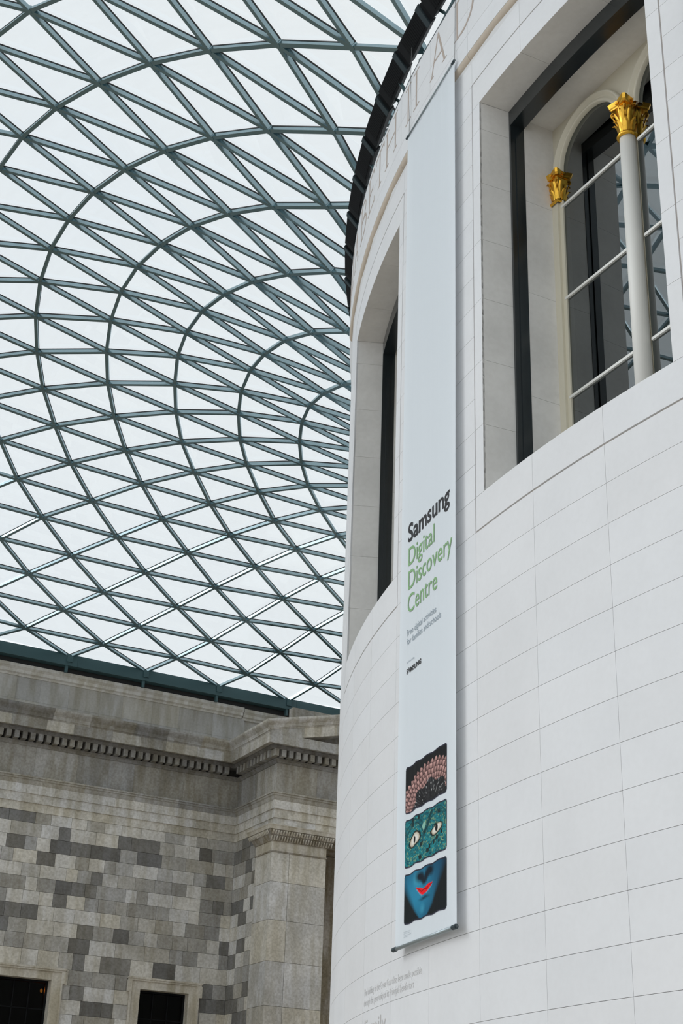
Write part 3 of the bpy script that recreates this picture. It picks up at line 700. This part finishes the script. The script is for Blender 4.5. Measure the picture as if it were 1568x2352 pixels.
# entablature: straight profile runs, mitred at the inner and outer corner
def run(name, prof, seg, s0, s1, m0, m1, mat, color=None, par=None, kind=None):
    """prof: closed list of (d,z); seg 0 wall, 1 return, 2 portico front; s shifts by m*d at each end"""
    v, f = [], []; k = len(prof)
    for s, mm in ((s0, m0), (s1, m1)):
        for d, z in prof:
            q = s+mm*d
            v.append((q, YW-d, z) if seg == 0 else (XP-d, q, z) if seg == 1 else (q, YP-d, z))
    for j in range(k): f.append((j, (j+1) % k, k+(j+1) % k, k+j) if seg != 1 else (j, k+j, k+(j+1) % k, (j+1) % k))
    f += [tuple(range(k)), tuple(range(k, 2*k))[::-1]]
    return obj(name, v, f, mat, par or fac, color=color, kind=kind)
ENDX = 3.0
def course(name, prof, step, base, mat, jit=.12, joints=None):
    x = XL; xs = [XL]
    while True:
        x += step*rnd.uniform(.75, 1.25)
        if x > XP-.5*step: break
        xs.append(x)
    if joints: xs = [XL]+joints
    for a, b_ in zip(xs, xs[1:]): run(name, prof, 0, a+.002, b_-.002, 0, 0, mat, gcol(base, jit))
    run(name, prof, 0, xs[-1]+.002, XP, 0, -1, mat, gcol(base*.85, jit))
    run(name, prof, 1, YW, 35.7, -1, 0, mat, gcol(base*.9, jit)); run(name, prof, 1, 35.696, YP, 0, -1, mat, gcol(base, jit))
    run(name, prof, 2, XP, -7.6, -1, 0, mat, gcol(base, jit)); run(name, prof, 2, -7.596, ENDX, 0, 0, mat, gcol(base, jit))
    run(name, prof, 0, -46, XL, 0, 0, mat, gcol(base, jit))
P4 = lambda d, z0, z1: [(-.3, z0), (d, z0), (d, z1), (-.3, z1)]
course('architrave_stone', P4(.02, 13.70, 14.00), 2.3, .46, M['oldc']); course('architrave_stone', P4(.07, 14.00, 14.31), 2.4, .44, M['oldc']); course('architrave_stone', P4(.12, 14.31, 14.62), 1.2, .42, M['oldc'])
course('taenia', [(-.3, 14.62), (.13, 14.62), (.15, 14.68), (.17, 14.76), (.21, 14.78), (.21, 14.84), (.25, 14.85), (.25, 14.90), (-.3, 14.90)], 2.0, .27, M['oldc'])
course('frieze_stone', P4(.02, 14.90, 16.0), 2.0, .24, M['oldc'], .15, joints=[-17.24, -15.66, -13.48, -11.5])
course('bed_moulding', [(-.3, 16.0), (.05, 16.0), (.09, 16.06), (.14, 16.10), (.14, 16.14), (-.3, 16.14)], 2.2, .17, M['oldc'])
course('dentil_band', P4(.04, 16.14, 16.42), 2.5, .035, M['oldc'])  # near-black base puts the shade between the dentils into the colour
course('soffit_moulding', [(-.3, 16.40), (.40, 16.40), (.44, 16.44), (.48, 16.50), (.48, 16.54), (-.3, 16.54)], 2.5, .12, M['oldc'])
course('corona', [(-.3, 16.56), (.62, 16.53), (.66, 16.50), (.72, 16.50), (.72, 16.86), (-.3, 16.86)], 1.25, .28, M['oldc'], .32)
# cyma on the wall and the return; on the portico front it rises as the raking cornice
cy = [(-.3, 16.86), (.72, 16.86), (.74, 16.90), (.77, 16.92), (.77, 16.96), (.79, 17.03), (.86, 17.10), (.91, 17.16), (.93, 17.20), (.93, 17.27), (-.3, 17.27)]
xs = [XL, -19.9, -18.3, -17.0, -15.6, -13.9, -12.6, -11.2]
for a, b_ in zip(xs, xs[1:]): run('cyma', cy, 0, a+.002, b_-.002, 0, 0, M['oldc'], gcol(.215, .3))
run('cyma', cy, 0, -11.2, XP, 0, -1, M['oldc'], gcol(.27)); run('cyma', cy, 1, YW, 35.2, -1, 0, M['oldc'], gcol(.28)); run('cyma', cy, 1, 35.197, YP, 0, -1, M['oldc'], gcol(.32))
run('cyma', cy, 0, -46, XL, 0, 0, M['oldc'], gcol(.28))
SL = .232
def raking(name, prof, x0, x1, color, mat=None):
    v, f = [], []; k = len(prof)
    for x in (x0, x1):
        for d, z in prof: xx = max(x, XP-d) if x == x0 and x0 < XP-.4 else x; v.append((xx, YP-d, z+(xx-(XP-.93))*SL))
    for j in range(k): f.append((j, (j+1) % k, k+(j+1) % k, k+j))
    f += [tuple(range(k)), tuple(range(k, 2*k))[::-1]]
    return obj(name, v, f, mat or M['oldc'], fac, color=color)
cyr = [(-.3, 16.90), (.72, 16.90), (.74, 16.94), (.77, 16.95), (.77, 16.98), (.79, 17.05), (.86, 17.11), (.91, 17.16), (.93, 17.20), (.93, 17.27), (-.3, 17.27)]
xr = [XP-.93, -8.55, -7.2, -5.8, -4, ENDX]
for a, b_ in zip(xr, xr[1:]):
    raking('raking_cyma', cyr, a, b_-.003, gcol(.33, .15)); raking('raking_corona', [(-.3, 16.52), (.70, 16.52), (.70, 16.90), (-.3, 16.90)], max(a, -9.9), b_-.003, gcol(.34, .15))
run('tympanum', P4(.02, 16.86, 18.2), 2, XP+.5, ENDX, 0, 0, M['oldc'], gcol(.2))
# dentils
for x in np.arange(-20.83, XP-.5, .2925): block('dentil', x, x+.17, YW-.40, YW-.03, 16.15, 16.41, M['oldc'], fac, gcol(.20, .15))
for y in np.arange(36.62, YP-.1, -.2925): block('dentil', XP-.40, XP-.03, y, y+.17, 16.15, 16.41, M['oldc'], fac, gcol(.20, .15))
for x in np.arange(XP-.33, -4, .2925): block('dentil', x, x+.17, YP-.40, YP-.03, 16.15, 16.41, M['oldc'], fac, gcol(.23, .15))
# attic wall with coping
xs = [-21, -19.6, -18.2, -17.3, -16.2, -15.0, -14.1, -12.9, -11.8, -10.4, -9.05]
for a, b_ in zip(xs, xs[1:]):
    for z0, z1 in ((16.9, 17.75), (17.75, 18.62)): block('attic_stone', a+.002, b_-.002, 37.62, 38.0, z0+.002, z1-.002, M['attic'], fac, gcol(.285, .08))
block('attic_stone', -9.05, 3, 37.75, 38.1, 16.9, 18.6, M['attic'], fac, gcol(.33)); block('attic_stone', -46, -21, 37.62, 38, 16.9, 18.62, M['attic'], fac, gcol(.33))
cop = [(-.55, 18.60), (-.23, 18.60), (-.20, 18.66), (-.12, 18.70), (-.10, 18.80), (-.03, 18.86), (.0, 18.88), (.0, 18.99), (-.55, 18.99)]
for a, b_ in ((-46, -15), (-14.996, -9.2), (-9.15, 3)):
    pr = cop if b_ < 0 else [(d-.05, z-.03) for d, z in cop]
    run('coping', pr, 0, a, b_, 0, 0, M['attic'], gcol(.40, .03))
block('wall_top', -46, 4, 38.0, 39.3, 18.5, 18.9, M['oldp'], fac); block('frieze_core', -46, 4, YW+.1, 39.3, 13.75, 16.9, M['oldp'], fac)  # unseen fill, added to stop light leaking into the wall void

# facade windows
def facade_window(name, x0, x1, label):
    root = empty(name, label, 'window', kind='structure', loc=((x0+x1)/2, YW, 5.7))
    zb = 5.7
    def prof_box(nm, pts, y): return pts
    # eared stone surround in pieces
    for nm, a, b_, z0, z1 in (('lintel', x0-FR+.06, x1+FR-.06, ZWT, ZFT-.10), ('jamb', x0-FR+.06, x0, zb, ZWT), ('jamb', x1, x1+FR-.06, zb, ZWT)):
        obj(nm, box_v(a, b_, YW-.05, YW+.38, z0, z1), CUBE_F, M['frame'], root)
    for nm, a, b_, z0, z1, y in (('moulding', x0-FR-EAR, x1+FR+EAR, ZFT-.06, ZFT, YW-.13), ('moulding', x0-FR-EAR+.03, x1+FR+EAR-.03, ZFT-.12, ZFT-.06, YW-.10),
                                 ('ear', x0-FR-EAR, x0-FR+.06, ZEAR, ZFT-.12, YW-.10), ('ear', x1+FR-.06, x1+FR+EAR, ZEAR, ZFT-.12, YW-.10),
                                 ('side_moulding', x0-FR, x0-FR+.06, zb, ZEAR, YW-.09), ('side_moulding', x1+FR-.06, x1+FR, zb, ZEAR, YW-.09)):
        obj(nm, box_v(a, b_, y, YW+.3, z0, z1), CUBE_F, M['frame'], root)
    # glazing bars and panes
    yg = YW+.34; cx = np.linspace(x0+.08, x1-.08, 4); cz = [zb, 6.35, 7.22, ZWT-.07]
    sash = MB(); sash.box(x0, x0+.08, yg-.04, yg+.04, zb, ZWT); sash.box(x1-.08, x1, yg-.04, yg+.04, zb, ZWT); sash.box(x0+.08, x1-.08, yg-.04, yg+.04, ZWT-.07, ZWT)
    sash.build('sash_frame', M['black'], root)
    for x in cx[1:-1]: obj('glazing_bar', box_v(x-.018, x+.018, yg-.03, yg+.02, zb, ZWT-.07), CUBE_F, M['black'], root)
    for z in cz[1:-1]: obj('glazing_bar', box_v(x0+.08, x1-.08, yg-.03, yg+.02, z-.018, z+.018), CUBE_F, M['black'], root)
    for a, b_ in zip(cx, cx[1:]):
        for z0, z1 in zip(cz, cz[1:]): obj('pane', box_v(a+.018, b_-.018, yg-.008, yg+.004, z0+.018, z1-.018), CUBE_F, M['dglass'], root)
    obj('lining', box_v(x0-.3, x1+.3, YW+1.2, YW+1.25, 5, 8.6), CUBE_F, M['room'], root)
facade_window('window_3', *WIN[0], 'dark facade window in a stone surround at the lower left corner')
facade_window('window_4', *WIN[1], 'dark facade window in an eared stone surround beside the pier')
mb = MB(); N = 10
lp = bpy.data.meshes.new('lamp'); bmx = bmesh.new(); bmesh.ops.create_uvsphere(bmx, u_segments=14, v_segments=8, radius=.045)
for q in bmx.verts: q.co.z *= 1.5
bmx.to_mesh(lp); bmx.free(); lp.materials.append(M['lamp'])
lt = empty('pendant_lamp', 'small orange pendant lamp glowing behind the lower left window', 'lamp', (-15.86, 37.83, 7.84))
lb = bpy.data.objects.new('bulb', lp); link(lb, lt)
mb.tube((-15.86, 37.83, 7.9), (-15.86, 37.83, 8.5), .008, 6); mb.build('flex', M['black'], lt)

# ------------------------------------------------------------------ glazed roof (ceiling)
ceil = empty('ceiling', 'glass roof of triangular panes in a curved teal steel lattice', 'roof', kind='structure')
NODE = {}
def put(a, k0, pts, step=1):
    for i, p in enumerate(pts): NODE[(a, k0+step*i)] = p
# lattice nodes read from the photograph: curve a, position k along it
put(-1, 0, [(158.6, 1505.4), (58.4, 1438.4)])
put(0, 0, [(333.5, 1539.6), (236.5, 1475.9), (146, 1396.9), (65.6, 1313.8), (1.3, 1233.5)])
NODE[(0, 17)] = (72.9, 18.8)
put(1, 0, [(500.4, 1573.7), (405.8, 1508), (318.8, 1435.2), (238.4, 1356.7), (163.4, 1272.3), (97, 1184.4), (40.2, 1096), (1.3, 1007.6)])
put(1, 21, [(816.5, 103.1), (645.1, 96.4), (487.1, 109.8), (350.9, 139.3), (231.7, 184.8), (133.9, 241.1), (54.9, 308.6), (1.3, 381.7)], -1)
put(2, 0, [(659.8, 1607.1), (567.4, 1544.2), (484.4, 1468.7), (405.8, 1390.2), (333.5, 1311.2), (268.4, 1229.5), (211.6, 1146.9), (162.9, 1059.8), (127.2, 974.1), (100.4, 889.7), (86.5, 804), (83.8, 721.4), (94.3, 641.1), (119.2, 567.4), (161.3, 498.6), (217.5, 436.2), (291.4, 383), (383, 339.9), (492.4, 309.4), (623.7, 293.3), (773.7, 296)])
put(3, 1, [(723.6, 1569.1), (643.2, 1494.6), (564.7, 1421), (493.8, 1344.6), (430.8, 1265.6), (372.3, 1188.4), (325.4, 1108), (289.3, 1030.9), (263.8, 953.2), (249.1, 876.3), (246.4, 803), (256.3, 730.8), (279.9, 665.2), (318.2, 606.8), (371.8, 556.7), (443.4, 513.8), (529.9, 484.4), (633, 468.3), (757.6, 468.3)])
put(4, 3, [(718.8, 1443.2), (649.1, 1371.4), (586.2, 1298.6), (528.6, 1225.4), (483, 1153), (446.9, 1079.9), (418.8, 1011.1), (405.4, 942), (403.2, 877.7), (409.8, 813.6), (430, 758.9), (467, 708.6), (519.2, 669.2), (584.8, 639.7), (667.9, 622.9), (767, 617.5)])
put(5, 5, [(734.8, 1325.4), (679.9, 1257.6), (630.4, 1192.4), (595, 1125.4), (568.2, 1062.5), (552.7, 1004.9), (549.2, 944.6), (555.9, 893.8), (576.8, 845.5), (609.6, 807.3), (657.1, 775), (720.1, 757.6), (801.8, 754.9)])
NODE.update({(1, 22): (981, 111), (2, 21): (932, 303), (3, 20): (868, 467), (4, 19): (873, 630), (5, 18): (865, 752)})
put(6, 7, [(775, 1225.4), (737, 1167), (709.4, 1111.5), (694.1, 1059.8), (689.3, 1010.3), (695.2, 964.7), (712.9, 926.4), (745, 897), (791.1, 876.3)])
RA, RBx, RC, RD = 22.245, 37.1, 46.025, 51.125
def zroof(X, Y):
    """height of the vault over the court: springs from the ring on the drum and from the facades"""
    x, y = np.abs(np.asarray(Y, float)), np.asarray(X, float); Rr = np.maximum(np.hypot(x, y), 1.); th = np.arctan2(y, x)
    psi = (1-x/RBx)*(1+x/RBx)*(1-y/RC)*(1+y/RD)
    q = (1-RA*x/(Rr*RBx))*(1+RA*x/(Rr*RBx))*(1-RA*y/(Rr*RC))*(1+RA*y/(Rr*RD))
    al = (Rr/RA-1)*psi; C2 = np.cos(2*th); S = np.sin(th)
    z1 = 1.245*psi/q+19.66
    z2 = al*(.5*((35+10*psi)*.5*(1+C2)+12*(.5*(1-C2)+S)+(7.5+12*psi)*(.5*(1-C2)-S)-1.6)-5*(1+C2)+10*(.5*(.5*(1-C2)+S))**2*(1-3*al)+2.5*(.5*(.5*(1-C2)-S))**2*(Rr/RA-1)**2)
    return z1+1.35*z2
keys = sorted(NODE); d = rays([NODE[k] for k in keys]); t = 18/d[:, 2]
for _ in range(80):
    Pn = CAM+d*t[:, None]; t = .5*t+.5*(zroof(Pn[:, 0], Pn[:, 1])-CAM[2])/d[:, 2]
KN = dict(zip(keys, CAM+d*t[:, None]))
# the lattice goes on beyond the frame: smoothest continuation in plan, tied to the edge beam
AR, KR = range(-13, 11), range(0, 27); idx = {}
for a in AR:
    for k in KR: idx[(a, k)] = len(idx)
rowsA, rhs = [], []
def eq(terms, val, w):
    r_ = np.zeros(len(idx))
    for i, c in terms: r_[i] += c*w
    rowsA.append(r_); rhs.append(np.array(val)*w)
for (a, k) in idx:
    for da, dk in ((0, 1), (1, 0), (1, 1)):
        p, q = (a-da, k-dk), (a+da, k+dk)
        if p in idx and q in idx: eq([(idx[p], 1), (idx[(a, k)], -2), (idx[q], 1)], (0, 0), 1)
for key, P3 in KN.items(): eq([(idx[key], 1)], P3[:2], 40)
for a in AR:
    if (a, 0) not in KN: eq([(idx[(a, 0)], 1)], (-10.52+3.03*(a-1), 37.05), 20)
sol = np.linalg.lstsq(np.array(rowsA), np.array(rhs), rcond=None)[0]
NP = {}
for key, i in idx.items():
    x, y = sol[i]; NP[key] = KN[key] if key in KN else np.array([x, y, float(zroof(x, y))])
def rr(p): return math.hypot(p[0], p[1])
RING = 21.5
def ok(p): return rr(p) > RING and p[1] < 37.25 and p[0] > -50 and p[1] > -.01
def clip(p, q):
    """part of bar p-q outside the drum ring and on this half of the court"""
    def bis(a, b_):
        lo, hi = 0., 1.
        for _ in range(30):
            mdl = (lo+hi)/2
            if ok(a+(b_-a)*mdl): lo = mdl
            else: hi = mdl
        return a+(b_-a)*lo
    if ok(p) and ok(q): return p, q
    if ok(p): return p, bis(p, q)
    if ok(q): return bis(q, p), q
    return None
def normal(p):
    e = .05; gx = float(zroof(p[0]+e, p[1])-zroof(p[0]-e, p[1]))/(2*e); gy = float(zroof(p[0], p[1]+e)-zroof(p[0], p[1]-e))/(2*e)
    n_ = np.array([-gx, -gy, 1.]); return n_/np.linalg.norm(n_)
# bar section: painted box girder below, black gasket rail carrying the glass and drawing the shadow gap
bw, bh = .092, .128
bar_v = box_v(-.5, .5, -bw/2, bw/2, -bh, -.025)+box_v(-.5, .5, -.053, .053, -.022, .01)
bar_f = CUBE_F+[tuple(i+8 for i in q) for q in CUBE_F]
bar_me = mesh_data('bar', bar_v, bar_f, None, mats=[M['teal'], M['gap_shade']], fmat=[0]*6+[1]*6)
bars = []
for (a, k), p in NP.items():
    for da, dk in ((0, 1), (1, 0), (1, 1)):
        q = NP.get((a+da, k+dk))
        if q is None or (k == 0 and dk == 0) or a+k > 22 or (a+k == 22 and da == dk) or np.linalg.norm(p-q) > 4.6: continue
        c = clip(p, q)
        if c is None or np.linalg.norm(c[0]-c[1]) < .15: continue
        bars.append(c)
def on_screen(P, mrg=40):
    x, y, dep = project(P); return (dep > 0) & (x > -mrg) & (x < 880) & (y > -mrg) & (y < 1700)
def scr_len(p, q):
    s = np.array([p+(q-p)*u for u in np.linspace(0, 1, 7)]); vis = on_screen(s, 0)
    if not vis.any(): return 0.
    x, y, _ = project(np.array([p, q])); return math.hypot(x[1]-x[0], y[1]-y[0])*vis.mean()
order = sorted(range(len(bars)), key=lambda i: -scr_len(*bars[i]))
rest = MB()
def bar_matrix(p, q):
    ex = q-p; L = np.linalg.norm(ex); ex = ex/L; nz_ = normal((p+q)/2); ey = np.cross(nz_, ex); ey /= np.linalg.norm(ey); ez = np.cross(ex, ey)
    mm = Matrix.Identity(4); c = (p+q)/2
    for i in range(3): mm[i][0], mm[i][1], mm[i][2], mm[i][3] = ex[i]*L, ey[i], ez[i], c[i]
    return mm
n_ind = 0
for i in order:
    p, q = bars[i]; mm = bar_matrix(p, q)
    if n_ind < 300 and scr_len(p, q) > 0:
        o = bpy.data.objects.new('bar', bar_me); link(o, ceil); o.matrix_local = mm; n_ind += 1
    else:
        rest.add([tuple(mm@Vector(w)) for w in bar_v[:8]], CUBE_F)
rest.build('bar_lattice', M['teal'], ceil, kind='stuff')
mir = MB()
for p, q in bars:
    mm = bar_matrix(p, q); mir.add([(w[0], -w[1], w[2]) for w in (mm@Vector(u) for u in bar_v[:8])], [t_[::-1] for t_ in CUBE_F])
mo = mir.build('bar_lattice', M['teal'], ceil, kind='stuff')
# node castings
hub = MB(); hub.tube((0, 0, -bh-.012), (0, 0, 0), .075, 8); hub_me = mesh_data('node', hub.v, hub.f, M['teal'])
for key, p in NP.items():
    if ok(p) and key[1] > 0 and on_screen(p[None], 10)[0]:
        o = bpy.data.objects.new('node', hub_me); link(o, ceil); o.location = p; o.rotation_euler = Vector(normal(p)).to_track_quat('Z', 'X').to_euler()
# panes
tri = []
for (a, k) in idx:
    for c3 in (((a, k), (a, k+1), (a+1, k+1)), ((a, k), (a+1, k+1), (a+1, k))):
        if all(c in NP for c in c3):
            P3 = [NP[c] for c in c3]
            if all(ok(p) or rr(p) > RING-1.3 for p in P3) and any(ok(p) for p in P3) and max(np.linalg.norm(P3[i]-P3[i-1]) for i in range(3)) < 4.6 and all(p[1] > -.5 and p[0] > -50 for p in P3): tri.append(P3)
def pane_geo(P3):
    c = sum(P3)/3; n_ = normal(c); pts = [p+(c-p)*.012 for p in P3]
    return [tuple(p+n_*.012) for p in pts]+[tuple(p+n_*.03) for p in pts], [(2, 1, 0), (3, 4, 5), (0, 1, 4, 3), (1, 2, 5, 4), (2, 0, 3, 5)]
def scr_area(P3):
    if not on_screen(np.array([sum(P3)/3]+list(P3)), 0).any(): return 0
    x, y, _ = project(np.array(P3)); return abs((x[1]-x[0])*(y[2]-y[0])-(x[2]-x[0])*(y[1]-y[0]))
tri.sort(key=lambda T: -scr_area(T)); rest = MB()
for i, T in enumerate(tri):
    v, f = pane_geo(T)
    if i < 300 and scr_area(T) > 0: obj('pane', v, f, M['roofglass'], ceil)
    else: rest.add(v, f)
rest.build('pane_field', M['roofglass'], ceil, kind='stuff')
mir = MB()
for T in tri:
    v, f = pane_geo(T); mir.add([(p[0], -p[1], p[2]) for p in v], [q[::-1] for q in f])
mir.build('pane_field', M['roofglass'], ceil, kind='stuff')
# edge beam along the facade with short posts, and a black strip painting in the dark gap under it
for a, b_ in ((-46, -16.2), (-16.195, -7.1), (-7.095, 5)): block('edge_beam', a, b_, 37.05, 37.38, 19.17, 19.60, M['beam'], ceil)
block('gap_strip', -46, 5, 37.40, 37.60, 19.0, 19.3, M['gap_shade'], ceil)
for a in range(-3, 4): block('beam_post', -10.52+3.03*(a-1)-.05, -10.52+3.03*(a-1)+.05, 37.08, 37.2, 18.92, 19.2, M['beam'], ceil)
for (a, k), p in NP.items():
    if k == 0 and -24 < p[0] < 0: block('bearing', p[0]-.11, p[0]+.11, 37.0, 37.06, 19.3, 19.55, M['beam'], ceil)
# tilted black louvre boxes hung round the ring, one every 3 degrees
for i in range(-7, 8):
    a0 = 164.64+3*i; a1 = a0+2.70
    bot = [(22.235, 20.01), (22.0, 19.69)]; nrm = np.array([.28, .20])*-1; nrm = nrm/np.linalg.norm(nrm)   # behind the face: up and in
    back = [(r+nrm[0]*.16*-.0-.10, z+.16) for r, z in bot]
    v = [pol(r, a, z) for a in (a0, a1) for r, z in (bot[0], bot[1], back[1], back[0])]
    o = obj('louvre_box', v, [(0, 1, 2, 3), (7, 6, 5, 4), (0, 4, 5, 1), (1, 5, 6, 2), (2, 6, 7, 3), (3, 7, 4, 0)], M['black'], ceil)
    sl = MB(); nsl = 16                           # slats on the sloping face
    dr, dz = bot[1][0]-bot[0][0], bot[1][1]-bot[0][1]
    for k in range(nsl):
        aa = a0+.42+(a1-a0-.55)*k/nsl; ab = aa+(a1-a0-.55)/nsl*.55
        P_ = [(bot[0][0]+dr*u+.012*e*.8, bot[0][1]+dz*u-.012*e*.6) for u in (.06, .86) for e in (0, 1)]
        sl.add([pol(P_[0][0], aa, P_[0][1]), pol(P_[0][0], ab, P_[0][1]), pol(P_[2][0], ab, P_[2][1]), pol(P_[2][0], aa, P_[2][1]),
                pol(P_[1][0], aa, P_[1][1]), pol(P_[1][0], aa+.02, P_[1][1]), pol(P_[3][0], aa+.02, P_[3][1]), pol(P_[3][0], aa, P_[3][1])], CUBE_F)
    sl.build('louvre_slats', M['black'], o, kind='stuff')
    v = []
    for a in (a1-.30, a1): v += [pol(r, a, z) for r, z in ((22.25, 20.0), (22.01, 19.67), (22.0, 19.73), (22.225, 20.06))]
    obj('end_cap', v, [(0, 1, 2, 3), (7, 6, 5, 4), (0, 4, 5, 1), (1, 5, 6, 2), (2, 6, 7, 3), (3, 7, 4, 0)], M['endcap'], o)  # strip in a lighter tone for the lit end face
# ring tube, stub columns and brackets between the drum and the roof
v, f = ring_strip([(21.35+.11*math.cos(t), 20.75+.11*math.sin(t)) for t in np.linspace(0, 2*math.pi, 9)], 120, 215, 2); obj('ring_tube', v, f, M['beam'], ceil, smooth=True)
for i in range(-6, 7):
    az = 164.45+6*i+1.5
    mb = MB(); mb.tube(pol(21.55, az, 18.95), pol(21.55, az, 20.5), .07, 10); mb.tube(pol(21.6, az, 19.2), pol(22.0, az+.3, 19.75), .035, 6); mb.tube(pol(21.6, az, 19.2), pol(21.95, az-1.2, 19.9), .03, 6)
    mb.build('stub_column', M['beam'], ceil)
    mb = MB(); p0 = pol(21.85, az+1.2, 19.28); q0 = pol(21.85, az+1.8, 19.28); mb.tube(p0, q0, .06, 8); mb.build('floodlight', M['endcap'], ceil)
